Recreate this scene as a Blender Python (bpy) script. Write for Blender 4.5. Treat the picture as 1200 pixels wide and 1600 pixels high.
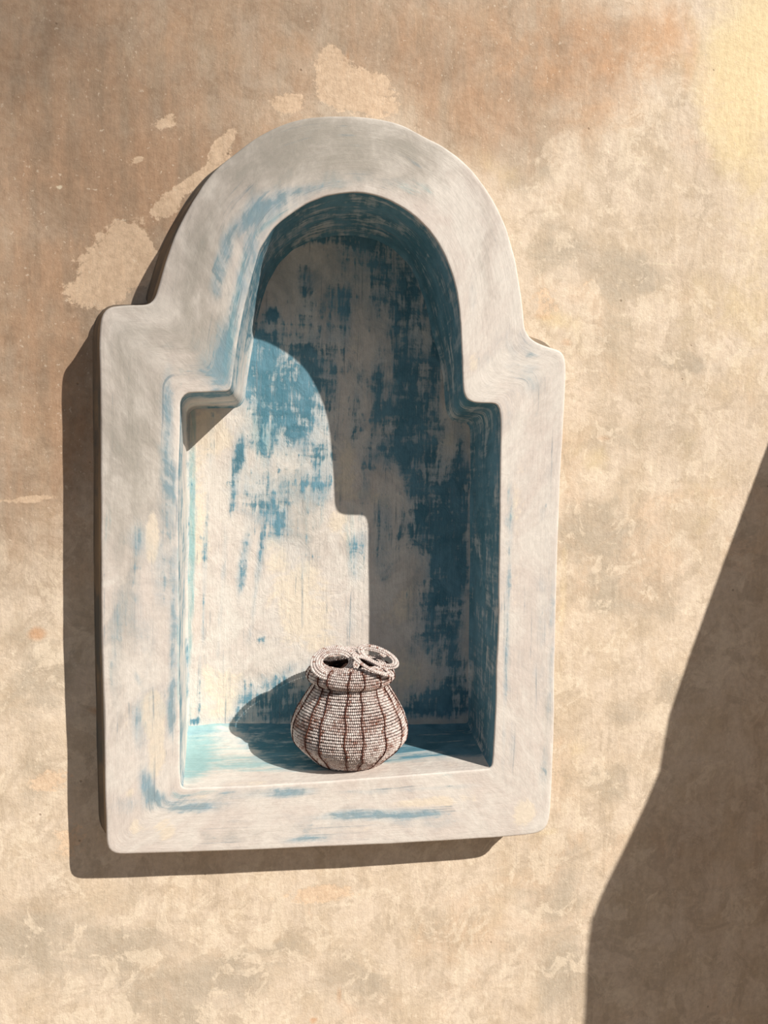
import bpy, math, random
import numpy as np
from mathutils import Matrix, Vector

for o in list(bpy.data.objects):
    bpy.data.objects.remove(o)
scene = bpy.context.scene
COL = scene.collection
random.seed(7)
rng = np.random.RandomState(11)

# ------------------------------------------------------------------ camera, sky, sun, exposure
CAM_H = 1.45                       # lens height above the ground
CAM_D = 1.05                       # lens to the face of the niche surround
YAW, PITCH, ROLL = 0.19173, 0.05654, 0.02387
FPX = 1200.0                       # focal length in pixels of the 1200 x 1600 frame
fwd = np.array([math.sin(YAW) * math.cos(PITCH), math.cos(YAW) * math.cos(PITCH), -math.sin(PITCH)])
rgt0 = np.array([math.cos(YAW), -math.sin(YAW), 0.0])
up0 = np.cross(rgt0, fwd)
rgt = math.cos(ROLL) * rgt0 + math.sin(ROLL) * up0
up = -math.sin(ROLL) * rgt0 + math.cos(ROLL) * up0
cam_data = bpy.data.cameras.new('camera')
cam_data.sensor_fit = 'VERTICAL'
cam_data.sensor_height = 36.0
cam_data.sensor_width = 27.0
cam_data.lens = FPX / 1600 * 36.0
cam_data.clip_start = 0.01
cam = bpy.data.objects.new('camera', cam_data)
M = Matrix.Identity(4)
for i in range(3):
    M[i][0], M[i][1], M[i][2] = rgt[i], up[i], -fwd[i]
M[0][3], M[1][3], M[2][3] = 0.0, -CAM_D, CAM_H
cam.matrix_world = M
COL.objects.link(cam)
scene.camera = cam

world = bpy.data.worlds.new('sky')
scene.world = world
world.use_nodes = True
bg = world.node_tree.nodes['Background']
bg.inputs['Color'].default_value = (0.66, 0.80, 1.0, 1)
bg.inputs['Strength'].default_value = 0.205

TX, TZ = -0.876, -0.965            # sideways and downward run of a sun ray per metre into the wall
sun_data = bpy.data.lights.new('sun', 'SUN')
sun_data.energy = 4.9
sun_data.angle = 0.0093
sun_data.color = (1.0, 0.93, 0.84)
sun = bpy.data.objects.new('sun', sun_data)
sun.rotation_mode = 'QUATERNION'
sun.rotation_quaternion = Vector((TX, 1.0, TZ)).to_track_quat('-Z', 'Y')
sun.location = (2.5, -3.0, 4.5)
COL.objects.link(sun)

scene.view_settings.view_transform = 'Standard'
scene.view_settings.look = 'None'
scene.view_settings.gamma = 1.0
scene.view_settings.use_curve_mapping = False
scene.view_settings.exposure = 0.0

# ------------------------------------------------------------------ helpers
DW = 0.072                         # wall surface behind the surround's face
DB = 0.18                          # back of the niche behind the surround's face


def on_plane(px, py, y):
    """where the photograph's pixel lies on the upright plane at depth y: (x, z)"""
    d = fwd + (px - 600) / FPX * rgt - (py - 800) / FPX * up
    t = (CAM_D + y) / d[1]
    return np.array([d[0] * t, CAM_H + d[2] * t])


def hash3(i, j, k, s):
    n = (i * 374761393 + j * 668265263 + k * 2147483647 + s * 1274126177) & 0xffffffff
    n = ((n ^ (n >> 13)) * 1274126177) & 0xffffffff
    n = n ^ (n >> 16)
    return (n & 0xffff) / 65535.0


def vnoise(p, s=0):
    """smooth value noise, p (n,3) -> -1..1"""
    f = np.floor(p).astype(np.int64)
    u = p - f
    u = u * u * (3 - 2 * u)
    r = 0
    for a in (0, 1):
        for b in (0, 1):
            for c in (0, 1):
                w = (u[:, 0] if a else 1 - u[:, 0]) * (u[:, 1] if b else 1 - u[:, 1]) * (u[:, 2] if c else 1 - u[:, 2])
                r = r + w * hash3(f[:, 0] + a, f[:, 1] + b, f[:, 2] + c, s)
    return r * 2 - 1


def fbm(p, octaves=4, s=0, gain=0.5):
    r, a, t = 0, 1.0, 0
    for o in range(octaves):
        r = r + a * vnoise(p * (2 ** o), s + o)
        t += a
        a *= gain
    return r / t


def mesh_object(name, verts, faces, mat, parent=None, smooth=True):
    me = bpy.data.meshes.new(name)
    me.from_pydata([tuple(map(float, v)) for v in verts], [], [tuple(map(int, f)) for f in faces])
    me.update()
    if smooth:
        me.polygons.foreach_set('use_smooth', [True] * len(me.polygons))
    me.materials.append(mat)
    o = bpy.data.objects.new(name, me)
    COL.objects.link(o)
    o.parent = parent
    return o


def color_attr(o, name, arr):
    """per-vertex RGBA of wear masks"""
    a = o.data.attributes.new(name, 'FLOAT_COLOR', 'POINT')
    a.data.foreach_set('color', np.ascontiguousarray(arr, dtype=np.float32).ravel())


def vector_attr(o, name, arr):
    a = o.data.attributes.new(name, 'FLOAT_VECTOR', 'POINT')
    a.data.foreach_set('vector', np.ascontiguousarray(arr, dtype=np.float32).ravel())


def blobs(xz, plane_y, items):
    """union of soft patches; each (px, py, rx, ry, strength, angle) given in the photo's pixels"""
    r = np.ones(len(xz))
    for it in items:
        px, py, rx, ry, s = it[:5]
        an = math.radians(it[5]) if len(it) > 5 else 0.0
        c = on_plane(px, py, plane_y)
        k = 0.00089 * (CAM_D + plane_y) / 1.05
        dx = (xz[:, 0] - c[0]) / k
        dz = -(xz[:, 1] - c[1]) / k
        a = (dx * math.cos(an) + dz * math.sin(an)) / rx
        b = (-dx * math.sin(an) + dz * math.cos(an)) / ry
        r = r * (1 - s * np.exp(-(a * a + b * b) ** 1.4))
    return 1 - r


class Nodes:
    """small builder for shader trees"""
    def __init__(self, name, flow=None):
        self.mat = bpy.data.materials.new(name)
        self.mat.use_nodes = True
        self.t = self.mat.node_tree
        self.bsdf = self.t.nodes['Principled BSDF']
        if flow:                   # coordinates that follow the run of the brush
            n = self.t.nodes.new('ShaderNodeAttribute')
            n.attribute_name = flow
            self.co = n.outputs['Vector']
        else:
            self.co = self.t.nodes.new('ShaderNodeTexCoord').outputs['Object']

    def link(self, a, b):
        if isinstance(a, (int, float)):
            b.default_value = a
        elif isinstance(a, tuple):
            b.default_value = (a[0], a[1], a[2], 1.0)
        else:
            self.t.links.new(a, b)

    def noise(self, scale, detail=6, rough=0.55, stretch=(1, 1, 1), offset=(0, 0, 0), distort=0.0, rot=(0, 0, 0)):
        m = self.t.nodes.new('ShaderNodeMapping')
        m.inputs['Scale'].default_value = stretch
        m.inputs['Location'].default_value = offset
        m.inputs['Rotation'].default_value = rot
        self.t.links.new(self.co, m.inputs['Vector'])
        n = self.t.nodes.new('ShaderNodeTexNoise')
        n.inputs['Scale'].default_value = scale
        n.inputs['Detail'].default_value = detail
        n.inputs['Roughness'].default_value = rough
        n.inputs['Distortion'].default_value = distort
        self.t.links.new(m.outputs[0], n.inputs['Vector'])
        return n.outputs['Fac']

    def math(self, op, a, b=0.0, c=0.0):
        n = self.t.nodes.new('ShaderNodeMath')
        n.operation = op
        self.link(a, n.inputs[0])
        self.link(b, n.inputs[1])
        if op in ('MULTIPLY_ADD',):
            self.link(c, n.inputs[2])
        return n.outputs[0]

    def add(self, a, b): return self.math('ADD', a, b)
    def mul(self, a, b): return self.math('MULTIPLY', a, b)

    def step(self, v, lo, hi, a=0.0, b=1.0):
        n = self.t.nodes.new('ShaderNodeMapRange')
        n.interpolation_type = 'SMOOTHSTEP'
        self.link(v, n.inputs['Value'])
        n.inputs['From Min'].default_value = lo
        n.inputs['From Max'].default_value = hi
        n.inputs['To Min'].default_value = a
        n.inputs['To Max'].default_value = b
        return n.outputs['Result']

    def mix(self, f, a, b, blend='MIX'):
        n = self.t.nodes.new('ShaderNodeMix')
        n.data_type = 'RGBA'
        n.blend_type = blend
        n.clamp_factor = True
        self.link(f, n.inputs[0])
        self.link(a, n.inputs[6])
        self.link(b, n.inputs[7])
        return n.outputs[2]

    def attr(self, name):
        n = self.t.nodes.new('ShaderNodeAttribute')
        n.attribute_name = name
        s = self.t.nodes.new('ShaderNodeSeparateColor')
        self.t.links.new(n.outputs['Color'], s.inputs[0])
        return s.outputs[0], s.outputs[1], s.outputs[2], n.outputs['Alpha']

    def bump(self, h, strength, dist):
        n = self.t.nodes.new('ShaderNodeBump')
        n.inputs['Strength'].default_value = strength
        n.inputs['Distance'].default_value = dist
        self.link(h, n.inputs['Height'])
        return n.outputs[0]

    def done(self, color, rough=0.85, normal=None, spec=0.25):
        self.link(color, self.bsdf.inputs['Base Color'])
        self.link(rough, self.bsdf.inputs['Roughness'])
        self.bsdf.inputs['Specular IOR Level'].default_value = spec
        if normal is not None:
            self.t.links.new(normal, self.bsdf.inputs['Normal'])
        return self.mat


def srgb(r, g, b):
    f = lambda c: c / 255 / 12.92 if c / 255 <= 0.04045 else ((c / 255 + 0.055) / 1.055) ** 2.4
    return (f(r), f(g), f(b))


# ------------------------------------------------------------------ materials
def plaster_material():
    N = Nodes('limewashed plaster')
    stain, grey, pale, ochre = N.attr('wear_a')
    rust, halo, chalk, _ = N.attr('wear_b')
    big = N.noise(4.2, 7, 0.6, offset=(3, 1, 7), distort=0.4)
    mid = N.noise(13, 8, 0.62, offset=(1, 5, 2), distort=0.3)
    fine = N.noise(110, 7, 0.72)
    grain = N.noise(330, 3, 0.6)
    brush = N.noise(26, 5, 0.6, stretch=(1.6, 1, 0.22), offset=(4, 0, 1))
    swirl = N.noise(9, 6, 0.6, stretch=(1, 1, 1.5), offset=(9, 2, 4), distort=1.6, rot=(0, 0.5, 0))
    cream = srgb(233, 216, 195)
    dove = srgb(192, 180, 162)
    mush = srgb(219, 200, 175)
    c = N.mix(N.step(mid, 0.36, 0.66), cream, mush)
    g = N.add(N.mul(grey, 0.9), N.math('MULTIPLY_ADD', swirl, 1.1, N.math('MULTIPLY_ADD', mid, 0.8, N.mul(fine, 0.4))))
    c = N.mix(N.step(g, 1.28, 1.74, 0, 0.72), c, dove)
    # peach clay showing through
    c = N.mix(N.step(N.noise(6, 6, 0.65, offset=(12, 3, 3), distort=0.5), 0.52, 0.72, 0, 0.45), c, srgb(232, 200, 168))
    # ragged scumbled coats
    sc1 = N.noise(15, 10, 0.74, offset=(5, 3, 11), distort=0.8)
    sc2 = N.noise(21, 10, 0.74, offset=(15, 6, 2), distort=0.6)
    c = N.mix(N.step(sc1, 0.51, 0.57, 0, 0.5), c, srgb(203, 186, 164))
    c = N.mix(N.step(sc2, 0.53, 0.58, 0, 0.6), c, srgb(244, 228, 205))
    # brown weathering
    s = N.add(N.mul(stain, 1.0), N.math('MULTIPLY_ADD', big, 0.55, N.mul(brush, 0.3)))
    brown = N.mix(N.step(N.add(N.mul(mid, 0.5), N.mul(brush, 0.5)), 0.38, 0.62), srgb(164, 138, 114), srgb(192, 157, 128))
    c = N.mix(N.step(N.add(s, N.mul(N.add(sc1, -0.5), 0.6)), 0.5, 1.35, 0, 0.93), c, brown)
    # rust bleeding through, then ochre patches
    c = N.mix(N.step(N.add(rust, N.mul(N.add(mid, -0.5), 1.0)), 0.2, 0.95, 0, 0.65), c, srgb(214, 162, 118))
    c = N.mix(N.step(N.add(ochre, N.add(N.mul(N.add(mid, -0.5), 0.9), N.mul(N.add(sc1, -0.5), 0.8))), 0.12, 0.98, 0, 0.85), c, srgb(250, 229, 184))
    # flaked patches of paler plaster
    p = N.add(pale, N.add(N.mul(N.add(mid, -0.5), 1.3), N.mul(N.add(fine, -0.5), 1.2)))
    c = N.mix(N.step(p, 0.42, 0.58, 0, 0.85), c, N.mix(fine, srgb(220, 188, 156), srgb(246, 222, 194)))
    # seam round the surround
    h = N.add(halo, N.add(N.mul(N.add(mid, -0.5), 0.8), N.mul(N.add(fine, -0.5), 0.5)))
    c = N.mix(N.step(h, 0.45, 0.8, 0, 0.75), c, srgb(222, 184, 132))
    c = N.mix(N.step(chalk, 0.35, 0.7, 0, 0.8), c, srgb(240, 226, 200))
    # trowel marks and flecks
    tr1 = N.noise(36, 6, 0.7, stretch=(1.5, 1, 0.3), offset=(2, 2, 9), distort=0.4, rot=(0, 0.9, 0))
    tr2 = N.noise(48, 6, 0.7, stretch=(1.5, 1, 0.35), offset=(8, 1, 5), distort=0.5, rot=(0, -0.5, 0))
    c = N.mix(N.step(tr1, 0.54, 0.62, 0, 0.35), c, N.mix(1.0, c, (0.84, 0.82, 0.79), 'MULTIPLY'))
    c = N.mix(N.step(tr2, 0.56, 0.63, 0, 0.4), c, N.mix(1.0, c, (1.12, 1.11, 1.10), 'MULTIPLY'))
    fleck = N.noise(190, 3, 0.5, offset=(1, 7, 7))
    c = N.mix(N.step(fleck, 0.66, 0.72, 0, 0.5), c, srgb(240, 224, 202))
    # grain and pits
    c = N.mix(1.0, c, N.mix(N.step(fine, 0.3, 0.7), (0.89, 0.875, 0.86), (1.05, 1.05, 1.05)), 'MULTIPLY')
    pits = N.t.nodes.new('ShaderNodeTexVoronoi')
    pits.inputs['Scale'].default_value = 17
    N.t.links.new(N.co, pits.inputs['Vector'])
    pit = N.step(pits.outputs['Distance'], 0.018, 0.04, 1, 0)
    c = N.mix(N.mul(pit, 0.45), c, srgb(116, 86, 62))
    ht = N.add(N.mul(fine, 0.5), N.add(N.mul(grain, 0.28), N.add(N.math('MULTIPLY_ADD', tr1, -0.5, N.math('MULTIPLY_ADD', tr2, 0.6, N.mul(brush, 0.3))), N.mul(N.step(p, 0.42, 0.58), -0.2))))
    ht = N.add(ht, N.add(N.mul(pit, -0.5), N.add(N.mul(mid, 0.8), N.mul(sc2, 0.5))))
    return N.done(c, 0.88, N.bump(ht, 0.42, 0.004))


def limewash_material(name, horizontal=False, relief=0.5, mottled=0.0, flow=None, paint=0.92):
    """cream limewash over blue-green paint; wear_a = blue, grey, cream, aqua"""
    N = Nodes(name, flow)
    blue, grey, bare, aqua = N.attr('wear_a')
    st = (0.10, 1, 1.2) if horizontal else (1.2, 0.10, 0.10) if flow else (1.2, 1.0, 0.10)
    st2 = (0.25, 1, 1) if horizontal else (1, 0.3, 0.3) if flow else (1, 1, 0.3)
    hair = N.noise(150, 5, 0.7, stretch=st, offset=(2, 3, 1))
    stroke = N.noise(34, 7, 0.66, stretch=st2, offset=(5, 1, 2), distort=0.5)
    cross = N.noise(60, 5, 0.6, stretch=(0.2, 1.4, 1.4) if flow else (0.2, 1, 1.4), offset=(1, 8, 3), distort=0.3)
    mid = N.noise(16, 8, 0.62, offset=(7, 7, 1), distort=0.7)
    fine = N.noise(120, 5, 0.65)
    cream = srgb(229, 222, 213)
    pinkish = srgb(219, 208, 199)
    c = N.mix(N.step(mid, 0.36, 0.64), cream, pinkish)
    g = N.add(grey, N.add(N.mul(N.add(stroke, -0.5), 0.8), N.mul(N.add(mid, -0.5), 0.9)))
    c = N.mix(N.step(g, 0.25, 0.95), c, srgb(180, 174, 164))
    c = N.mix(N.step(N.add(bare, N.add(N.mul(N.add(mid, -0.5), 1.5), N.mul(N.add(fine, -0.5), 0.5))), 0.38, 0.66, 0, 0.9), c, srgb(235, 222, 203))
    a = N.add(aqua, N.add(N.mul(N.add(stroke, -0.5), 1.6), N.mul(N.add(hair, -0.5), 0.8)))
    c = N.mix(N.step(a, 0.3, 0.95, 0, 0.85), c, srgb(140, 186, 190))
    veil = N.add(blue, N.add(N.mul(N.add(mid, -0.5), 1.1), N.mul(N.add(stroke, -0.5), 0.9)))
    c = N.mix(N.step(veil, 0.12, 0.9, 0, 0.62), c, N.mix(N.step(cross, 0.35, 0.65), srgb(142, 180, 198), srgb(168, 192, 200)))
    b = N.add(N.mul(blue, 1.15), N.add(N.mul(N.add(stroke, -0.5), 1.5), N.add(N.mul(N.add(hair, -0.5), 1.5), N.mul(N.add(cross, -0.5), 1.0))))
    mott = N.noise(46, 9, 0.68, stretch=(1, 1, 0.6), offset=(3, 9, 9), distort=0.9)
    b = N.add(b, N.add(N.mul(N.add(mid, -0.5), 1.0), N.mul(N.add(fine, -0.5), 0.5)))
    b = N.add(b, N.mul(N.add(mott, -0.5), mottled))
    deep = N.mix(N.step(N.add(mid, N.mul(hair, 0.3)), 0.5, 0.85), srgb(58, 118, 138), srgb(104, 152, 172))
    c = N.mix(N.step(b, 0.55, 1.0, 0, paint), c, deep)
    if mottled:
        scr = N.noise(120, 4, 0.6, stretch=(1.6, 0.05, 0.05) if flow else (1.6, 1, 0.05), offset=(6, 2, 8), distort=0.15, rot=(0, 0.05, 0))
        fade = N.mul(N.step(scr, 0.60, 0.70), N.step(N.add(mid, N.mul(blue, 0.4)), 0.48, 0.66, 0, 0.6))
        c = N.mix(fade, c, srgb(128, 146, 156))
    c = N.mix(1.0, c, N.mix(N.step(fine, 0.3, 0.7), (0.93, 0.93, 0.93), (1.04, 1.04, 1.04)), 'MULTIPLY')
    ht = N.add(N.mul(hair, 0.5), N.add(N.mul(stroke, 0.5), N.add(N.mul(fine, 0.3), N.add(N.mul(mid, 0.4), N.mul(mott, mottled * 0.8)))))
    return N.done(c, 0.78, N.bump(ht, relief, 0.005))


def simple_material(name, c1, c2, scale, rough=0.8, bump=0.2, dist=0.002, detail=6):
    N = Nodes(name)
    n = N.noise(scale, detail, 0.6)
    return N.done(N.mix(N.step(n, 0.35, 0.65), c1, c2), rough, N.bump(n, bump, dist))


PLASTER = plaster_material()
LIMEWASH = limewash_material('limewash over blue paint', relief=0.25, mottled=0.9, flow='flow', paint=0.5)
BLUE_REVEAL = limewash_material('old blue paint', relief=0.4, mottled=0.6, flow='flow')
LIMEWASH_PANEL = limewash_material('scratched limewash over blue paint', relief=0.55, mottled=1.3)
LIMEWASH_FLAT = limewash_material('limewash over blue paint, brushed along', True)
EARTH = simple_material('packed sandy earth', srgb(164, 148, 128), srgb(140, 124, 106), 9, 0.95, 0.4, 0.01)


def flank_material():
    N = Nodes('shade-toned plaster edge', 'flow')
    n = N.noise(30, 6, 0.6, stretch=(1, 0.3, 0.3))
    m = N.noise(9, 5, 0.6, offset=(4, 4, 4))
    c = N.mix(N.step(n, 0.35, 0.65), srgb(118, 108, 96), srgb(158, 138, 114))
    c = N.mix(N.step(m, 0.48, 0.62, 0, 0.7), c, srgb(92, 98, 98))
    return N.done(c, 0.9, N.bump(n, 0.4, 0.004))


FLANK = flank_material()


def bead_material():
    N = Nodes('white glass seed beads')
    tone, rust, _, _ = N.attr('bead')
    c = N.mix(tone, srgb(198, 182, 176), srgb(232, 222, 216))
    c = N.mix(rust, c, srgb(132, 72, 42))
    return N.done(c, 0.5, None, 0.4)


BEAD = bead_material()
CORE = simple_material('dark woven core', srgb(74, 52, 44), srgb(48, 34, 30), 60, 0.9)
WIRE = simple_material('rusty binding wire', srgb(58, 26, 20), srgb(96, 48, 30), 120, 0.7)

# ------------------------------------------------------------------ outlines of the niche (photo pixels, six runs each)
OUTER = [
    [(170, 1336), (240, 1334), (330, 1331), (400, 1329), (520, 1323), (600, 1320), (740, 1312), (815, 1306), (848, 1302)],
    [(858, 1296), (862, 1240), (866, 1150), (868, 1000), (872, 850), (876, 750), (880, 680), (884, 600), (885, 560)],
    [(882, 550), (860, 543), (843, 537), (828, 529)],
    [(820, 520), (818, 490), (814, 460), (806, 407), (792, 355), (776, 320), (759, 293), (740, 267), (718, 245), (690, 225), (656, 208),
     (630, 194), (605, 187), (580, 183), (553, 181), (515, 181), (480, 184), (450, 191), (424, 202), (400, 215), (379, 231), (338, 263),
     (318, 287), (300, 315), (285, 342), (272, 370), (261, 400), (252, 432), (244, 458), (240, 470)],
    [(234, 475), (200, 476), (180, 478), (166, 480)],
    [(157, 488), (155, 540), (156, 640), (157, 760), (158, 900), (158, 1000), (161, 1100), (163, 1200), (166, 1290), (166, 1328)],
]
INNER = [
    [(284, 1233), (330, 1231), (400, 1228), (500, 1222), (600, 1214), (700, 1206), (767, 1201)],
    [(769, 1198), (771, 1180), (775, 1100), (778, 1000), (780, 850), (782, 720), (783, 650)],
    [(781, 634), (773, 630), (750, 630), (737, 628), (727, 622)],
    [(724, 612), (722, 553), (720, 510), (718, 483), (714, 455), (708, 432), (696, 400), (684, 378), (670, 359), (650, 339), (629, 324), (608, 312),
     (588, 305), (568, 301), (550, 300), (530, 302), (510, 306), (480, 318), (458, 332), (440, 345), (427, 357), (406, 390), (393, 435),
     (385, 465), (379, 494), (372, 530), (367, 562), (363, 595), (361, 608)],
    [(357, 612), (345, 612), (310, 613), (290, 614)],
    [(281, 622), (280, 660), (279, 760), (279, 900), (280, 1100), (281, 1200), (282, 1228)],
]
BACK = [
    [(291, 1137), (330, 1134), (400, 1133), (500, 1133), (640, 1134), (733, 1133)],
    [(735, 1128), (736, 1000), (738, 850), (738, 720), (739, 675)],
    [(738, 664), (730, 658), (715, 656), (705, 653)],
    [(701, 640), (697, 590), (689, 552), (680, 520), (668, 470), (655, 435), (640, 408), (618, 385), (590, 370), (555, 363), (520, 364), (485, 372),
     (455, 387), (432, 410), (416, 440), (405, 475), (397, 510), (390, 550), (383, 590), (379, 626)],
    [(374, 634), (350, 635), (320, 635), (300, 636)],
    [(292, 643), (292, 700), (291, 900), (291, 1100), (291, 1132)],
]
COUNTS = [90, 90, 16, 190, 18, 110]
SEG_START = np.cumsum([0] + COUNTS)


def outline(segs, y, soften):
    pts = []
    for seg, n in zip(segs, COUNTS):
        p = np.array([on_plane(a, b, y) for a, b in seg])
        L = np.r_[0, np.cumsum(np.linalg.norm(np.diff(p, axis=0), axis=1))]
        t = np.linspace(0, L[-1], n)
        pts.append(np.c_[np.interp(t, L, p[:, 0]), np.interp(t, L, p[:, 1])])
    p = np.vstack(pts)
    for _ in range(soften):
        p = 0.5 * p + 0.25 * np.roll(p, 1, 0) + 0.25 * np.roll(p, -1, 0)
    return p


def normals2(p):
    t = np.roll(p, -1, 0) - np.roll(p, 1, 0)
    n = np.c_[t[:, 1], -t[:, 0]]
    n = n / np.linalg.norm(n, axis=1)[:, None]
    for _ in range(3):
        n = 0.5 * n + 0.25 * np.roll(n, 1, 0) + 0.25 * np.roll(n, -1, 0)
    return n / np.linalg.norm(n, axis=1)[:, None]


out_front = outline(OUTER, 0.0, 5)
in_front = outline(INNER, 0.0, 2)
back_line = outline(BACK, DB, 2)
n_out = normals2(out_front)
n_in = normals2(in_front)
NP = len(out_front)


def wobble(p, s, f, a):
    q = np.c_[p[:, 0] * f, np.full(len(p), s * 1.7), p[:, 1] * f]
    return fbm(q, 3, s)[:, None] * a


# ------------------------------------------------------------------ the ground
def grid_object(name, xs, ys, hfun, mat):
    X, Y = np.meshgrid(xs, ys)
    p = np.c_[X.ravel(), Y.ravel()]
    z = hfun(p)
    nx, ny = len(xs), len(ys)
    idx = np.arange(nx * ny).reshape(ny, nx)
    f = np.c_[idx[:-1, :-1].ravel(), idx[:-1, 1:].ravel(), idx[1:, 1:].ravel(), idx[1:, :-1].ravel()]
    return mesh_object(name, np.c_[p, z], f, mat)


floor = grid_object('floor', np.linspace(-5, 6, 45), np.linspace(-7, 0.6, 32),
                    lambda p: 0.012 * fbm(np.c_[p * 1.3, np.zeros(len(p))], 3, 4) - 0.006, EARTH)
floor['kind'] = 'structure'
floor['label'] = 'packed sandy ground in front of the plastered wall'


# ------------------------------------------------------------------ the plastered wall with its opening
def inside(poly, p):
    r = np.zeros(len(p), bool)
    a = poly
    b = np.roll(poly, -1, 0)
    for (x1, z1), (x2, z2) in zip(a, b):
        c = ((z1 > p[:, 1]) != (z2 > p[:, 1]))
        if z1 != z2:
            r ^= c & (p[:, 0] < (x2 - x1) * (p[:, 1] - z1) / (z2 - z1) + x1)
    return r


def wall_relief(p):
    """gentle hand-trowelled relief of the wall, metres towards the viewer"""
    q = np.c_[p[:, 0], np.zeros(len(p)), p[:, 1]]
    return 0.0045 * fbm(q * 3.1, 3, 21) + 0.0012 * fbm(q * 13, 3, 31)


x0, x1 = on_plane(0, 0, DW)[0] - 0.05, on_plane(1200, 0, DW)[0] + 0.06
z0, z1 = on_plane(0, 1600, DW)[1] - 0.12, on_plane(1200, 0, DW)[1] + 0.12
STEP = 0.0046
xs = np.r_[np.linspace(-2.2, x0, 14)[:-1], np.arange(x0, x1, STEP), np.linspace(x1, 2.6, 14)]
zs = np.r_[np.linspace(0.0, z0, 8)[:-1], np.arange(z0, z1, STEP), np.linspace(z1, 3.0, 9)]
X, Z = np.meshgrid(xs, zs)
P = np.c_[X.ravel(), Z.ravel()]
near = np.full(len(P), 1.0)
bb = (P[:, 0] > out_front[:, 0].min() - 0.08) & (P[:, 0] < out_front[:, 0].max() + 0.08) & (P[:, 1] > out_front[:, 1].min() - 0.08) & (P[:, 1] < out_front[:, 1].max() + 0.08)
ii = np.where(bb)[0]
for chunk in np.array_split(ii, 40):
    near[chunk] = np.sqrt(((P[chunk][:, None, :] - out_front[None, :, :]) ** 2).sum(2)).min(1)
hole = inside(out_front, P)
nx, nz = len(xs), len(zs)
idx = np.arange(nx * nz).reshape(nz, nx)
F = np.c_[idx[:-1, :-1].ravel(), idx[:-1, 1:].ravel(), idx[1:, 1:].ravel(), idx[1:, :-1].ravel()]
F = F[~hole[F].all(axis=1)]
Yw = DW - wall_relief(P) - 0.004 * np.exp(-(near / 0.02) ** 2)
V = np.c_[P[:, 0], Yw, P[:, 1]]
# give the wall its thickness
YB = 0.50
border = np.r_[idx[0, :], idx[1:, -1], idx[-1, -2::-1], idx[-2:0:-1, 0]]
nb = len(border)
V = np.vstack([V, np.c_[V[border, 0], np.full(nb, YB), V[border, 2]]])
b0 = nx * nz
side = np.array([(border[i], b0 + i, b0 + (i + 1) % nb, border[(i + 1) % nb]) for i in range(nb)])
faces = [tuple(f) for f in F] + [tuple(f) for f in side] + [tuple(range(b0 + nb - 1, b0 - 1, -1))]
wall = mesh_object('wall_back', V, faces, PLASTER)
wall['kind'] = 'structure'
wall['label'] = 'weathered beige plaster wall holding the niche'
Pall = np.vstack([P, P[border]])
stain = blobs(Pall, DW, [
    (60, 60, 330, 260, .5), (330, 130, 330, 210, .42), (120, 330, 230, 200, .42), (330, 300, 160, 120, .35), (560, 40, 260, 120, .42),
    (800, 60, 220, 120, .42), (720, 150, 110, 80, .35), (40, 620, 130, 280, .68), (740, 200, 120, 90, .4, 40), (900, 80, 140, 110, .42), (860, 210, 120, 80, .3),
    (250, 560, 200, 220, .15), (1130, 1420, 110, 260, .25), (1060, 1300, 80, 120, .2), (1190, 1100, 60, 300, .2), (130, 600, 60, 260, .2)])
greyp = blobs(Pall, DW, [
    (985, 430, 70, 40, .8), (880, 400, 70, 60, .5), (1070, 565, 60, 18, .8, 8), (960, 520, 60, 40, .4), (940, 840, 110, 60, .7, 15), (1040, 930, 60, 50, .5),
    (960, 930, 90, 40, .6), (1045, 1080, 30, 40, .6), (980, 1120, 60, 30, .4, 30), (960, 1220, 60, 40, .5), (870, 1400, 60, 120, .6), (880, 1540, 50, 80, .6),
    (300, 1560, 130, 60, .6), (120, 1500, 120, 70, .5), (560, 1540, 80, 60, .4), (200, 1450, 100, 60, .3), (70, 1070, 70, 70, .5), (30, 1450, 60, 50, .5),
    (60, 900, 60, 120, .3), (660, 230, 60, 40, .4), (820, 260, 60, 60, .5), (1060, 640, 70, 90, .35), (690, 1450, 60, 40, .35), (60, 1240, 60, 60, .3),
    (960, 700, 50, 60, .35), (400, 1500, 100, 50, .4)])
pale = blobs(Pall, DW, [
    (200, 385, 42, 40, .95), (165, 430, 46, 42, .95), (140, 462, 40, 26, .9), (225, 420, 24, 34, .6), (300, 285, 72, 11, 1, -40), (350, 222, 34, 12, .95, -52),
    (262, 325, 24, 14, .9, -40), (258, 190, 26, 14, .75, -20), (215, 250, 16, 8, .6, -30), (450, 160, 32, 18, .85, -10), (520, 110, 28, 52, .95), (575, 140, 52, 34, .85, 10),
    (545, 150, 40, 26, .8), (600, 170, 30, 18, .6), (850, 470, 40, 30, .6), (900, 440, 60, 30, .4), (900, 620, 60, 40, .4), (520, 1400, 120, 20, .45), (250, 1420, 90, 24, .35),
    (110, 1300, 40, 60, .5), (80, 1220, 40, 24, .6, -15), (500, 1395, 60, 16, .6), (1000, 1180, 50, 60, .3), (40, 780, 60, 6, .7, -6)])
ochre = blobs(Pall, DW, [
    (1175, 90, 105, 150, 1.0), (1140, 190, 60, 80, .6), (1180, 330, 60, 140, .5), (1170, 520, 60, 120, .3), (935, 720, 45, 24, .4), (900, 590, 20, 120, .25),
    (905, 1170, 26, 30, .4), (880, 930, 8, 130, .4), (870, 500, 40, 18, .5), (780, 270, 40, 30, .4, 40), (1080, 480, 90, 70, .2), (1100, 760, 80, 120, .22), (860, 1300, 26, 8, .5)])
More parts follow.
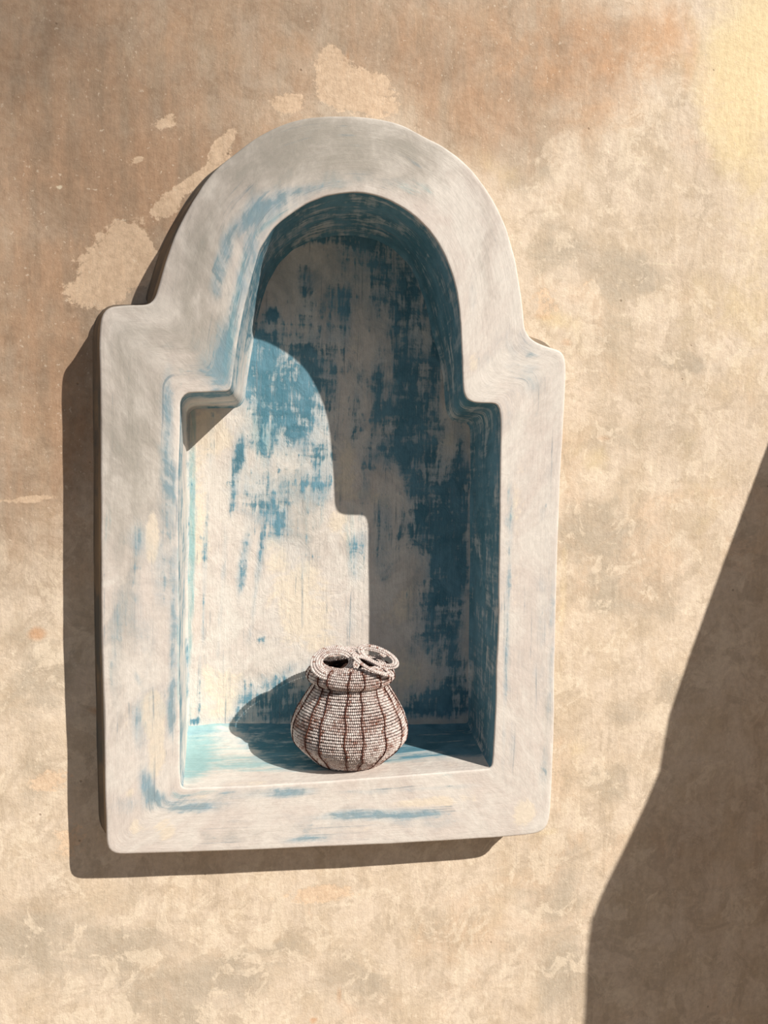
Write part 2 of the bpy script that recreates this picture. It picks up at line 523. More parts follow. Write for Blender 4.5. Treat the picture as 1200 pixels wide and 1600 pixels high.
rust = blobs(Pall, DW, [
    (1055, 40, 55, 60, .5), (1080, 100, 14, 60, .5, 10), (980, 50, 110, 90, .4), (940, 140, 110, 80, .4), (820, 60, 120, 100, .3), (900, 240, 60, 60, .25), (58, 990, 14, 12, .95), (850, 495, 26, 8, .6), (885, 535, 14, 8, .6),
    (945, 685, 16, 6, .5), (530, 1555, 5, 30, .6), (490, 1595, 8, 6, .9), (540, 100, 4, 22, .8, 10), (485, 1430, 4, 18, .5, -15), (660, 1400, 4, 10, .5), (250, 50, 90, 70, .25), (480, 90, 120, 50, .25),
    (500, 60, 60, 60, .2), (340, 1560, 30, 10, .35), (640, 40, 60, 60, .25), (45, 1130, 4, 4, .5), (155, 1112, 22, 8, .6, 20)])
d_edge = np.r_[near, near[border]]
side_w = np.r_[np.ones(len(P)), np.zeros(nb)]
halo = np.exp(-(d_edge / 0.011) ** 2) * side_w
arch = blobs(Pall, DW, [(700, 250, 130, 40, .6, 42), (800, 370, 30, 90, .5), (420, 205, 90, 16, .5, -22), (640, 200, 70, 14, .5, 15), (260, 462, 40, 16, .6)])
halo = np.clip(halo * 0.8 + arch * 0.45 * np.exp(-(d_edge / 0.05) ** 2), 0, 1)
chalk = blobs(Pall, DW, [(1004, 252, 22, 2.6, 1, 24), (1050, 413, 46, 1.2, .8, -1), (93, 293, 5, 4, 1), (990, 150, 3, 16, .6), (1060, 180, 80, 1.5, .6, 22), (1085, 200, 70, 1.5, .5, 20)])
color_attr(wall, 'wear_a', np.c_[stain, greyp, pale, ochre])
color_attr(wall, 'wear_b', np.c_[rust, halo, chalk, np.ones(len(Pall))])

# ------------------------------------------------------------------ sloping side wall that throws the big shadow
shadow_edge = [(1200, 690), (1160, 805), (1120, 915), (1080, 1020), (1044, 1118), (1037, 1160), (1030, 1205), (1004, 1265), (970, 1335), (940, 1395), (922, 1440), (914, 1500), (911, 1600)]
XB = on_plane(1200, 690, DW)[0] + 0.26
prof = []
first = on_plane(*shadow_edge[0], DW)
nxt = on_plane(*shadow_edge[3], DW)
sl = (first[1] - nxt[1]) / (first[0] - nxt[0])
top_z = first[1] + sl * (XB + 0.02 - first[0])
prof.append((DW + 0.02, top_z))
for px, py in shadow_edge:
    s = on_plane(px, py, DW)
    e = (XB - s[0]) / -TX
    prof.append((DW - e, s[1] - TZ * e))
prof.append((prof[-1][0] - 0.01, 0.0))
prof.append((DW + 0.02, 0.0))
# fillet the free edges: three rings across the thickness
TH = 0.24
n = len(prof)
pa = np.array(prof)
cen = pa.mean(0)
V, Fc = [], []
for k, (dx, inset) in enumerate([(0, 0.0), (0.004, -0.0), (TH - 0.004, 0.0), (TH, 0.0)]):
    for (y, z) in pa:
        V.append((XB + dx, y, z))
for k in range(3):
    for i in range(n):
        j = (i + 1) % n
        Fc.append((k * n + i, (k + 1) * n + i, (k + 1) * n + j, k * n + j))
Fc.append(tuple(range(n)))
Fc.append(tuple(range(4 * n - 1, 3 * n - 1, -1)))
butt = mesh_object('wall_right', V, Fc, PLASTER, smooth=False)
butt['kind'] = 'structure'
butt['label'] = 'sloping plastered side wall right of the niche'
color_attr(butt, 'wear_a', np.tile([0.25, 0.2, 0.0, 0.1], (len(V), 1)))
color_attr(butt, 'wear_b', np.tile([0.0, 0.0, 0.0, 1.0], (len(V), 1)))

# ------------------------------------------------------------------ unseen tree added behind the viewer to dim the upper left of the wall
LEAF = simple_material('grey-green leaves', srgb(104, 116, 78), srgb(78, 92, 58), 3, 0.6, 0.0)
BARK = simple_material('grey bark', srgb(120, 104, 88), srgb(88, 74, 62), 8, 0.95, 0.5, 0.02)
ray = np.array([TX, 1.0, TZ])
ray = ray / np.linalg.norm(ray)
axu = np.cross(ray, [0, 0, 1.0])
axu /= np.linalg.norm(axu)                       # level axis across the sun's rays
axv = np.cross(axu, ray)                         # upward axis across the sun's rays
TREE_D = 22.0


def across(px, py):
    p = on_plane(px, py, DW)
    p = np.array([p[0], DW, p[1]])
    return np.array([p @ axu, p @ axv])


edge = across(560, 700)
inward = across(0, 260) - edge
inward /= np.linalg.norm(inward)
CROWN_R = 2.0
crown_c = edge + inward * CROWN_R
leaf_v, leaf_f = [], []
LEAF_L, LEAF_W = 0.075, 0.030
lr = np.random.RandomState(5)
dens = 1150.0
ncand = int(4 * CROWN_R ** 2 * dens)
cu = lr.uniform(-CROWN_R, CROWN_R, ncand)
cv = lr.uniform(-CROWN_R, CROWN_R, ncand)
rad = np.sqrt(cu ** 2 + cv ** 2)
sfrac = np.clip((CROWN_R - rad) / 0.85, 0, 1)
keep = lr.uniform(0, 1, ncand) < sfrac * sfrac * (3 - 2 * sfrac)
cu, cv, rad = cu[keep], cv[keep], rad[keep]
half = np.sqrt(np.clip(CROWN_R ** 2 - rad ** 2, 0, None)) * 0.8 + 0.1
cw = lr.uniform(-1, 1, len(cu)) * half
origin_w = np.array([0.3, DW, CAM_H]) @ ray
LP = (crown_c[0] + cu)[:, None] * axu + (crown_c[1] + cv)[:, None] * axv + (origin_w - TREE_D + cw)[:, None] * ray
d1 = lr.normal(size=LP.shape)
d1 /= np.linalg.norm(d1, axis=1)[:, None]
d2 = np.cross(d1, lr.normal(size=LP.shape))
d2 /= np.linalg.norm(d2, axis=1)[:, None]
nl = len(LP)
LV = np.stack([LP - d1 * LEAF_L / 2, LP + d2 * LEAF_W / 2, LP + d1 * LEAF_L / 2, LP - d2 * LEAF_W / 2], 1).reshape(-1, 3)
tree = bpy.data.objects.new('tree', None)
crown_p = crown_c[0] * axu + crown_c[1] * axv + (origin_w - TREE_D) * ray
base = np.array([crown_p[0], crown_p[1], 0.0])
tree.location = tuple(base)
COL.objects.link(tree)
tree['label'] = 'unseen thin-leaved tree added far behind the viewer to dim the wall'
tree['category'] = 'tree'
fol = mesh_object('foliage', LV - base, np.arange(nl * 4).reshape(-1, 4), LEAF, tree, smooth=False)
fol['kind'] = 'stuff'


def limb(name, pts, r0, r1, parent, sides=8):
    pts = np.array(pts, float)
    V, Fc = [], []
    for i, p in enumerate(pts):
        d = pts[min(i + 1, len(pts) - 1)] - pts[max(i - 1, 0)]
        d /= np.linalg.norm(d)
        u = np.cross(d, [0.3, 1, 0.2])
        u /= np.linalg.norm(u)
        w = np.cross(d, u)
        r = r0 + (r1 - r0) * i / (len(pts) - 1)
        for k in range(sides):
            q = 2 * math.pi * k / sides
            V.append(p + r * (math.cos(q) * u + math.sin(q) * w))
    for i in range(len(pts) - 1):
        for k in range(sides):
            k2 = (k + 1) % sides
            Fc.append((i * sides + k, i * sides + k2, (i + 1) * sides + k2, (i + 1) * sides + k))
    Fc.append(tuple(range(sides)))
    Fc.append(tuple(range(len(pts) * sides - 1, (len(pts) - 1) * sides - 1, -1)))
    return mesh_object(name, V, Fc, BARK, parent)


HC = crown_p[2]
limb('trunk', [(0, 0, -0.1), (0.05, -0.1, HC * 0.3), (-0.05, 0.05, HC * 0.6), (0, 0, HC + 0.6)], 0.17, 0.05, tree)
for k in range(9):
    a = k * 2.4
    top = np.array([math.cos(a) * 1.15, math.sin(a) * 1.15, HC + 0.2 + 0.9 * math.sin(k * 1.7)])
    limb('branch', [(0, 0, HC - 1.2 + 0.18 * k), top * [0.45, 0.45, 0] + [0, 0, HC - 0.6 + 0.1 * k], top], 0.035, 0.008, tree, 6)

# ------------------------------------------------------------------ the niche
niche = bpy.data.objects.new('wall_niche', None)
niche.location = (0, 0, 0)
COL.objects.link(niche)
niche['label'] = 'arched stepped wall niche with a raised blue-grey limewashed surround'
niche['category'] = 'niche'


def loft(rings, closed=True):
    n = len(rings[0])
    f = []
    for k in range(len(rings) - 1):
        for i in range(n if closed else n - 1):
            j = (i + 1) % n
            f.append((k * n + i, k * n + j, (k + 1) * n + j, (k + 1) * n + i))
    return np.vstack(rings), f


def ring(p, y):
    y = np.full(len(p), y) if np.isscalar(y) else y
    return np.c_[p[:, 0], y, p[:, 1]]


# outer flank: flares a little towards the wall, most on the shaded left side
lean = np.clip(-n_out[:, 0], 0, 1)
lift = np.clip(n_out[:, 1], 0, 1)
flare = 0.007 + 0.012 * lean ** 1.5 + 0.006 * lift
seg_id = np.repeat(np.arange(6), COUNTS)
flare = np.where(seg_id == 2, 0.024, flare)
for _ in range(12):
    flare = 0.5 * flare + 0.25 * np.roll(flare, 1) + 0.25 * np.roll(flare, -1)
rid = fbm(np.c_[out_front[:, 0] * 5, np.zeros(NP), out_front[:, 1] * 5], 2, 3) * 0.5 + 0.5
rings = []
for fy, ff, rg in [(DW + 0.014, 1.35, 0), (DW + 0.004, 1.12, 0), (DW - 0.004, 1.0, .0025), (DW - 0.009, 0.80, -.001), (DW - 0.015, 0.80, .0022), (DW - 0.021, 0.62, -.001),
                   (0.036, 0.42, 0), (0.026, 0.26, 0), (0.016, 0.12, 0), (0.010, 0.04, 0)]:
    o = (flare * ff + rg * (0.3 + rid) * lean)[:, None] + wobble(out_front, int(fy * 1000), 9, 0.0012)
    rings.append(ring(out_front + n_out * o, fy))
edge_w = wobble(out_front, 5, 10, 0.0016)
RB = 0.0036
for a in np.linspace(0, math.pi / 2, 6):
    rings.append(ring(out_front + n_out * (edge_w - RB * (1 - math.cos(a))), RB * (1 - math.sin(a))))
NF = 26
inner_off = wobble(in_front, 8, 12, 0.0014)
RI = 0.0022
face_o = out_front + n_out * (edge_w - RB)
face_i = in_front + n_in * (inner_off + RI)
for k in range(1, NF):
    t = k / NF
    p = face_o * (1 - t) + face_i * t
    q = np.c_[p[:, 0], np.zeros(NP), p[:, 1]]
    y = 0.0012 * fbm(q * 7, 3, 41) + 0.0004 * fbm(q * 30, 2, 47)
    rings.append(ring(p, y * math.sin(math.pi * t) ** 0.4))
for a in np.linspace(0, math.pi / 2, 5):
    rings.append(ring(in_front + n_in * (inner_off + RI * (1 - math.sin(a))), RI * (1 - math.cos(a))))
along = np.r_[0, np.cumsum(0.5 * np.linalg.norm(np.diff(out_front, axis=0), axis=1) + 0.5 * np.linalg.norm(np.diff(in_front, axis=0), axis=1))]
full = along[-1] + 0.5 * np.linalg.norm(out_front[0] - out_front[-1]) + 0.5 * np.linalg.norm(in_front[0] - in_front[-1])
SH = COUNTS[0] // 2                                # the brush run starts and ends in the middle of the lower rail
order = np.r_[np.arange(SH, NP), np.arange(0, SH + 1)]
run = np.r_[along[SH:], along[:SH + 1] + full]
rings = [r[order] for r in rings]
wide = np.cumsum([0.0] + [float(np.linalg.norm(rings[k + 1] - rings[k], axis=1).mean()) for k in range(len(rings) - 1)])
turn = 2 * math.pi * run / full
RAD = full / (2 * math.pi)
flow = np.vstack([np.c_[np.full(NP + 1, w), RAD * np.cos(turn), RAD * np.sin(turn)] for w in wide])
V, Fc = loft(rings, False)
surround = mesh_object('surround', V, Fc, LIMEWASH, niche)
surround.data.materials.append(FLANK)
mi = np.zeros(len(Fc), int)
mi[:9 * NP] = 1                                    # flank: plaster toned darker for the shade on its left strip
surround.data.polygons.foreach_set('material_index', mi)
vector_attr(surround, 'flow', flow)
xz = V[:, [0, 2]]
s_blue = blobs(xz, 0, [
    (385, 470, 34, 150, .42, 8), (335, 560, 36, 60, .36), (262, 720, 18, 130, .36), (300, 1252, 120, 20, .34), (225, 1000, 44, 220, .26), (560, 1290, 220, 26, .3), (430, 330, 60, 30, .36, -40), (810, 560, 60, 70, .24), (850, 900, 16, 330, .24), (560, 280, 120, 16, .28), (790, 880, 14, 300, .26),
    (352, 390, 12, 46, .75, 14), (340, 440, 12, 40, .5, 8), (395, 330, 22, 14, .45, -40), (372, 470, 10, 90, .6, 10), (345, 560, 10, 70, .4, 8), (262, 660, 8, 90, .55), (270, 760, 7, 60, .35),
    (215, 840, 14, 24, .5, -10), (250, 905, 10, 60, .3), (272, 1000, 8, 160, .55), (268, 1120, 7, 40, .7), (215, 1130, 8, 40, .5), (232, 1230, 12, 30, .75, -18), (246, 1245, 12, 12, .5),
    (430, 1238, 60, 10, .55), (590, 1236, 80, 7, .4), (300, 1262, 40, 10, .55), (560, 1272, 70, 8, .85), (640, 1272, 60, 8, .8), (480, 1312, 40, 6, .6), (460, 1240, 40, 8, .5), (800, 1150, 8, 60, .4),
    (792, 1000, 5, 200, .45), (860, 1100, 7, 90, .35), (862, 1000, 6, 120, .3), (850, 1210, 10, 60, .35), (760, 590, 20, 50, .3), (740, 460, 8, 60, .35), (830, 590, 20, 40, .3), (215, 1060, 5, 16, .6, -20),
    (180, 1000, 10, 120, .22), (410, 330, 60, 10, .4, -38), (480, 295, 60, 8, .3, -12), (700, 1230, 60, 6, .45)])
s_grey = blobs(xz, 0, [(340, 540, 60, 70, .6), (300, 440, 60, 90, .5), (200, 620, 50, 160, .4), (420, 250, 120, 60, .4), (560, 230, 120, 50, .35), (460, 230, 160, 70, .75), (330, 340, 60, 120, .55), (640, 250, 120, 80, .5), (200, 600, 60, 200, .45), (190, 1000, 30, 260, .5), (760, 420, 40, 140, .4), (850, 620, 30, 80, .4),
                       (855, 1150, 16, 140, .5), (200, 760, 60, 120, .3), (540, 210, 140, 40, .5), (250, 760, 40, 180, .35), (400, 1300, 120, 20, .45), (800, 1220, 40, 30, .3), (300, 520, 60, 60, .3)])
s_bare = blobs(xz, 0, [(238, 840, 12, 44, .9), (238, 1110, 20, 40, .85), (245, 1180, 16, 50, .8), (198, 1150, 10, 60, .45), (258, 1295, 20, 24, .8), (215, 1295, 16, 18, .6), (203, 1238, 8, 12, .5), (320, 1245, 30, 10, .5), (380, 415, 6, 16, .8),
                       (520, 1250, 60, 10, .5), (700, 1250, 60, 14, .6), (820, 1270, 24, 30, .75), (640, 1255, 60, 8, .5), (810, 760, 20, 300, .35), (400, 335, 14, 8, .5), (750, 600, 30, 10, .5), (740, 560, 12, 40, .45), (560, 1295, 60, 8, .4)])
s_aqua = blobs(xz, 0, [(366, 500, 8, 120, .7, 8), (420, 350, 40, 7, .6, -42), (280, 900, 4, 330, .6), (300, 1240, 60, 6, .4), (600, 290, 120, 14, .3), (840, 620, 24, 60, .3), (790, 900, 6, 300, .35), (700, 1212, 60, 8, .4), (166, 900, 8, 300, .25)])
# flank below the bevel: dark tone put in for the shade there
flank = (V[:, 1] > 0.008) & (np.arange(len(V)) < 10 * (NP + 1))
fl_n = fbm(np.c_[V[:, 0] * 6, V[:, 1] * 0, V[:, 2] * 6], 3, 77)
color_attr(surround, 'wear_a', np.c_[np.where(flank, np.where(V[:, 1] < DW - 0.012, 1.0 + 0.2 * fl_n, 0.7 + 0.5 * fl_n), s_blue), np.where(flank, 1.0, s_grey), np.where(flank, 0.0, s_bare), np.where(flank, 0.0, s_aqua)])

# reveal and shelf
NR = 30
rr = []
n_rev = n_in
inn0 = in_front + n_in * inner_off
seg_floor = (seg_id == 0)
cove = np.exp(-((np.arange(NP) - (SEG_START[1] / 2)) / 200.0) ** 2)
for k in range(NR + 1):
    t = k / NR
    lin = inn0 * (1 - t) + back_line * t
    late = max(0.0, (t - 0.62) / 0.38) ** 1.8
    flo = lin.copy()
    base_z = np.interp(back_line[:, 0], inn0[seg_floor][:, 0], inn0[seg_floor][:, 1])
    flo[:, 1] = inn0[:, 1] * (1 - late) + back_line[:, 1] * late
    w = seg_floor.astype(float)
    p = np.where(seg_floor[:, None], flo, lin)
    # soft inner corner at the back
    p = p - n_rev * (0.006 * max(0.0, (t - 0.93) / 0.07) ** 2)
    q = np.c_[p[:, 0] * 11, np.full(NP, t * 1.6), p[:, 1] * 11]
    amp = 0.0022 * min(1.0, t * 5)
    p = p + n_rev * (fbm(q, 3, 61) * np.where(seg_floor, 0.0004, amp))[:, None]
    y = RI + (DB + 0.003 - RI) * t
    rr.append(ring(p, y))
# smooth the junction between shelf and sides at the end rings
V, Fc = loft(rr)
Fc = np.array(Fc)
col = Fc[:, 0] % NP
shelf_cols = (col < COUNTS[0] - 1)


def sub_mesh(name, V, Fsel, mat, parent):
    u, inv = np.unique(Fsel.ravel(), return_inverse=True)
    return mesh_object(name, V[u], inv.reshape(Fsel.shape), mat, parent), u


reveal, ur = sub_mesh('reveal', V, Fc[~shelf_cols], BLUE_REVEAL, niche)
reveal['label'] = 'blue-painted inner sides and arched soffit'
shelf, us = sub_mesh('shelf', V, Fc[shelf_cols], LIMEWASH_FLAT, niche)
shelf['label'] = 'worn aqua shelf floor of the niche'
# wear: right flank and soffit keep their dark blue, the lit left side is rubbed to cream
Vr = V[ur]
tr = (Vr[:, 1] - RI) / (DB - RI)
colr = ur % NP
run_r = np.where(colr == 0, full, along[colr])
vector_attr(reveal, 'flow', np.c_[Vr[:, 1], RAD * np.cos(2 * math.pi * run_r / full), RAD * np.sin(2 * math.pi * run_r / full)])
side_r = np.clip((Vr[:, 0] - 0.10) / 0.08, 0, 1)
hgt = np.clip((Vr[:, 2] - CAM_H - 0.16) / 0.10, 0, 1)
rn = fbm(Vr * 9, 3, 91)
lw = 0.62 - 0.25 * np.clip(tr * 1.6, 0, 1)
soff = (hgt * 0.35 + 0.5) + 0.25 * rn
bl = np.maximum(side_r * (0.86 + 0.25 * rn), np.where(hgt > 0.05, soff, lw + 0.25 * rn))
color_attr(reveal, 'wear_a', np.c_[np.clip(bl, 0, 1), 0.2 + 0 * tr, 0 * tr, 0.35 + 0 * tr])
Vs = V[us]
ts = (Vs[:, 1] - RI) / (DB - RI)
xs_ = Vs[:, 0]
worn = np.clip((xs_ - (-0.03 + 0.10 * (1 - ts))) / 0.05, 0, 1) * np.clip((ts - 0.12) / 0.25, 0, 1)  # teal paint mask, drawn along the shadow on the shelf to deepen it
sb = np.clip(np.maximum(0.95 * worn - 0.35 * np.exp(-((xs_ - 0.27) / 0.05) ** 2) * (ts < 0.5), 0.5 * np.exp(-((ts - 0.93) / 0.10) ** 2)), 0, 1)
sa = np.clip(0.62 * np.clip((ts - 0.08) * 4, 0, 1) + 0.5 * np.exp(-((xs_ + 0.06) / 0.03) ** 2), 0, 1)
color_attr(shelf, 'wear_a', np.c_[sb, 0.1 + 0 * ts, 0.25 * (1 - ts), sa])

# back panel of the niche
bx0, bx1 = back_line[:, 0].min() - 0.012, back_line[:, 0].max() + 0.012
bz0, bz1 = back_line[:, 1].min() - 0.03, back_line[:, 1].max() + 0.012
gx, gz = np.arange(bx0, bx1, 0.004), np.arange(bz0, bz1, 0.004)
X, Z = np.meshgrid(gx, gz)
Pb = np.c_[X.ravel(), Z.ravel()]
q = np.c_[Pb[:, 0], np.zeros(len(Pb)), Pb[:, 1]]
yb = DB + 0.0022 * fbm(q * 6, 3, 51) + 0.0007 * fbm(q * np.array([40, 1, 9]), 3, 57)
nx_, nz_ = len(gx), len(gz)
idx = np.arange(nx_ * nz_).reshape(nz_, nx_)
Fb = np.c_[idx[:-1, :-1].ravel(), idx[:-1, 1:].ravel(), idx[1:, 1:].ravel(), idx[1:, :-1].ravel()]
Vb = np.c_[Pb[:, 0], yb, Pb[:, 1]]
# thickness behind
bord = np.r_[idx[0, :], idx[1:, -1], idx[-1, -2::-1], idx[-2:0:-1, 0]]
nbb = len(bord)
b0 = len(Vb)
Vb2 = np.vstack([Vb, np.c_[Vb[bord, 0], np.full(nbb, DB + 0.03), Vb[bord, 2]]])
Fb2 = [tuple(f) for f in Fb] + [(bord[i], b0 + i, b0 + (i + 1) % nbb, bord[(i + 1) % nbb]) for i in range(nbb)] + [tuple(range(b0 + nbb - 1, b0 - 1, -1))]
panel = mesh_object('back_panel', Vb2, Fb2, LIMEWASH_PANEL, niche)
panel['label'] = 'back of the niche, cream limewash scratched over blue paint'
Pb2 = Vb2[:, [0, 2]]
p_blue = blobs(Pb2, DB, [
    # lit side
    (440, 640, 90, 160, .35), (430, 800, 80, 90, .22), (430, 590, 60, 70, .72), (450, 660, 60, 60, .62), (480, 600, 30, 60, .6), (400, 560, 24, 60, .6, 8), (375, 710, 10, 40, .8, 8), (365, 760, 5, 40, .6, 4), (400, 760, 50, 30, .4), (425, 800, 24, 26, .62), (440, 820, 14, 24, .55),
    (380, 880, 8, 60, .6, 6), (402, 900, 6, 90, .5, 6), (322, 820, 4, 70, .5, 3), (345, 960, 6, 110, .42, 3), (318, 960, 3, 160, .5, 2), (300, 760, 4, 60, .5, -8), (330, 700, 6, 50, .35), (555, 890, 16, 34, .6), (560, 840, 14, 30, .4), (550, 960, 10, 40, .35),
    (500, 740, 26, 60, .42), (420, 1000, 40, 14, .22), (390, 1070, 30, 14, .22), (310, 1080, 5, 60, .4), (304, 1128, 7, 7, .8), (400, 1124, 120, 6, .35), (460, 880, 26, 40, .25), (350, 1040, 4, 30, .4),
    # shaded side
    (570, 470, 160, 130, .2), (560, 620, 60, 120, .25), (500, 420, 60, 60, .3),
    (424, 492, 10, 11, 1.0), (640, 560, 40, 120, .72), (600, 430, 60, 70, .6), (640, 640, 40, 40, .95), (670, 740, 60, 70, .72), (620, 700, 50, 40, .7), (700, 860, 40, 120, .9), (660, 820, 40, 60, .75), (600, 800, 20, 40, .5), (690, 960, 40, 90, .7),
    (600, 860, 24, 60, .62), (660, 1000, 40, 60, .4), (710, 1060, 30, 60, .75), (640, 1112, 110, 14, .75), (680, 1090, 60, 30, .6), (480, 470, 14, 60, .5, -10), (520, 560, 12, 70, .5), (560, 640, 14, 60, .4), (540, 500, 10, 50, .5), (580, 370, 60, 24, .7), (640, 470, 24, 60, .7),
    (480, 372, 80, 10, .8, -10), (690, 660, 30, 30, .5), (590, 600, 14, 60, .5), (680, 560, 14, 90, .75), (540, 1120, 60, 12, .5), (430, 1105, 70, 34, .75), (480, 1085, 70, 60, .7), (720, 760, 14, 200, .5), (570, 760, 10, 60, .4)])  # blue just left of the pot's foot also deepens its cast shadow
p_grey = blobs(Pb2, DB, [(450, 700, 70, 90, .5), (440, 800, 60, 60, .5), (330, 900, 40, 160, .3), (500, 860, 60, 80, .35), (420, 1050, 80, 40, .4), (640, 600, 120, 260, .5), (650, 950, 100, 150, .4), (500, 440, 120, 80, .6)])
p_bare = blobs(Pb2, DB, [(330, 680, 40, 40, .8), (310, 800, 26, 120, .6), (470, 930, 70, 70, .6), (340, 1080, 50, 60, .6), (530, 820, 30, 30, .6), (540, 730, 24, 60, .7), (430, 860, 30, 40, .4), (490, 1000, 60, 40, .5), (480, 520, 20, 80, .5, -8), (560, 540, 20, 90, .45), (630, 520, 8, 40, .8),
                         (600, 780, 40, 26, .5), (620, 950, 40, 60, .5), (700, 690, 20, 40, .6), (620, 1050, 60, 40, .5), (440, 540, 24, 30, .4)])
p_aqua = blobs(Pb2, DB, [(297, 850, 10, 300, .85), (420, 620, 70, 90, .5), (410, 700, 20, 80, .4), (550, 900, 20, 100, .35), (500, 780, 60, 90, .25)])
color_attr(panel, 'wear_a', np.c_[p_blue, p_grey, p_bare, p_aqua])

# ------------------------------------------------------------------ beaded pot
PX, PY = 545.0, 0.076                              # stands in the middle of the shelf
pot_x = on_plane(PX, 1190, PY)[0]
mid_col = SEG_START[0] + COUNTS[0] // 2
floor_z = float(np.interp(pot_x, inn0[seg_floor][:, 0], inn0[seg_floor][:, 1]))
pot = bpy.data.objects.new('beaded_pot', None)
pot.location = (pot_x, PY, floor_z + 0.0006)
COL.objects.link(pot)
pot['label'] = 'small round pot of white beads with rusty wires, standing on the niche shelf'
pot['category'] = 'pot'

PROF = np.array([(0.046, 0.0), (0.052, 0.003), (0.062, 0.012), (0.073, 0.022), (0.082, 0.0315), (0.086, 0.040), (0.0868, 0.050), (0.0845, 0.062), (0.0785, 0.077), (0.070, 0.092), (0.061, 0.106), (0.0555, 0.114), (0.0535, 0.118),
                 (0.0565, 0.1215), (0.0625, 0.124), (0.0658, 0.128), (0.0648, 0.135), (0.060, 0.141), (0.052, 0.146), (0.044, 0.1485), (0.039, 0.147)])
# smooth the profile
Lp = np.r_[0, np.cumsum(np.linalg.norm(np.diff(PROF, axis=0), axis=1))]
tp = np.linspace(0, Lp[-1], 300)
prof_s = np.c_[np.interp(tp, Lp, PROF[:, 0]), np.interp(tp, Lp, PROF[:, 1])]
for _ in range(30):
    prof_s[1:-1] = 0.5 * prof_s[1:-1] + 0.25 * prof_s[:-2] + 0.25 * prof_s[2:]
Ls = np.r_[0, np.cumsum(np.linalg.norm(np.diff(prof_s, axis=0), axis=1))]
tan_s = np.gradient(prof_s, axis=0)
tan_s /= np.linalg.norm(tan_s, axis=1)[:, None]


def on_prof(s):
    p = np.array([np.interp(s, Ls, prof_s[:, 0]), np.interp(s, Ls, prof_s[:, 1])])
    t = np.array([np.interp(s, Ls, tan_s[:, 0]), np.interp(s, Ls, tan_s[:, 1])])
    return p, t / np.linalg.norm(t)


# woven core (solid of revolution with an open mouth)
core_pts = [(0.0, 0.0008), (0.045, 0.0008)]
for s in np.linspace(0.0, Ls[-1], 60):
    p, t = on_prof(s)
    core_pts.append((p[0] - t[1] * 0.0021, max(0.0012, p[1] + t[0] * 0.0021)))
core_pts += [(0.034, 0.142), (0.033, 0.136), (0.040, 0.126), (0.048, 0.112), (0.060, 0.09), (0.072, 0.065), (0.068, 0.04), (0.045, 0.016), (0.0, 0.012)]
SEG = 64
V, Fc = [], []
for r, z in core_pts:
    for i in range(SEG):
        a = 2 * math.pi * i / SEG
        V.append((r * math.cos(a), r * math.sin(a), z))
for k in range(len(core_pts) - 1):
    for i in range(SEG):
        j = (i + 1) % SEG
        Fc.append((k * SEG + i, k * SEG + j, (k + 1) * SEG + j, (k + 1) * SEG + i))
body = mesh_object('body', V, Fc, CORE, pot)
body['label'] = 'dark woven core of the pot'

# one seed bead: a short barrel, string axis along local x
BU = 7
bead_v, bead_f = [], []
for xk, rk in [(-0.5, 0.42), (-0.26, 0.94), (0.26, 0.94), (0.5, 0.42)]:
    for i in range(BU):
        a = 2 * math.pi * i / BU
        bead_v.append((xk, rk * math.cos(a), rk * math.sin(a)))
for k in range(3):
    for i in range(BU):
        j = (i + 1) % BU
        bead_f.append((k * BU + i, (k + 1) * BU + i, (k + 1) * BU + j, k * BU + j))
bead_f.append(tuple(range(BU)))
bead_f.append(tuple(range(4 * BU - 1, 3 * BU - 1, -1)))
bead_v = np.array(bead_v)


def bead_mesh(name, items, parent):
    """items: (centre, string direction, outward direction, length, half height, tone, rust)"""
    n = len(items)
    C = np.array([i[0] for i in items])
    T = np.array([i[1] for i in items])
    U = np.array([i[2] for i in items])
    W = np.cross(T, U)
    L = np.array([i[3] for i in items])[:, None, None]
    R = np.array([i[4] for i in items])[:, None, None]
    V = C[:, None, :] + bead_v[None, :, 0:1] * L * T[:, None, :] + bead_v[None, :, 1:2] * R * 0.82 * U[:, None, :] + bead_v[None, :, 2:3] * R * W[:, None, :]
    nv = len(bead_v)
    fs = []
    for k in range(n):
        o = k * nv
        fs.extend([tuple(v + o for v in f) for f in bead_f])
    ob = mesh_object(name, V.reshape(-1, 3), fs, BEAD, parent)
    col = np.zeros((n, 4))
    col[:, 0] = [i[5] for i in items]
    col[:, 1] = [i[6] for i in items]
    col[:, 3] = 1
    color_attr(ob, 'bead', np.repeat(col, nv, axis=0))
    return ob


WIRES = [2 * math.pi * (i + 0.15) / 17 + 0.05 * math.sin(i * 2.7) for i in range(17)]


def wire_angle(a0, s):
    return a0 + 0.028 * math.sin(s * 30 + a0 * 3) + 0.014 * math.sin(s * 150 + a0 * 7) + 0.09 * math.sin(s * 11 + a0) * 0.5


def rust_at(c):
    v = fbm(np.array([[c[0] * 42, c[1] * 42, c[2] * 70]]), 3, 19)[0]
    return v


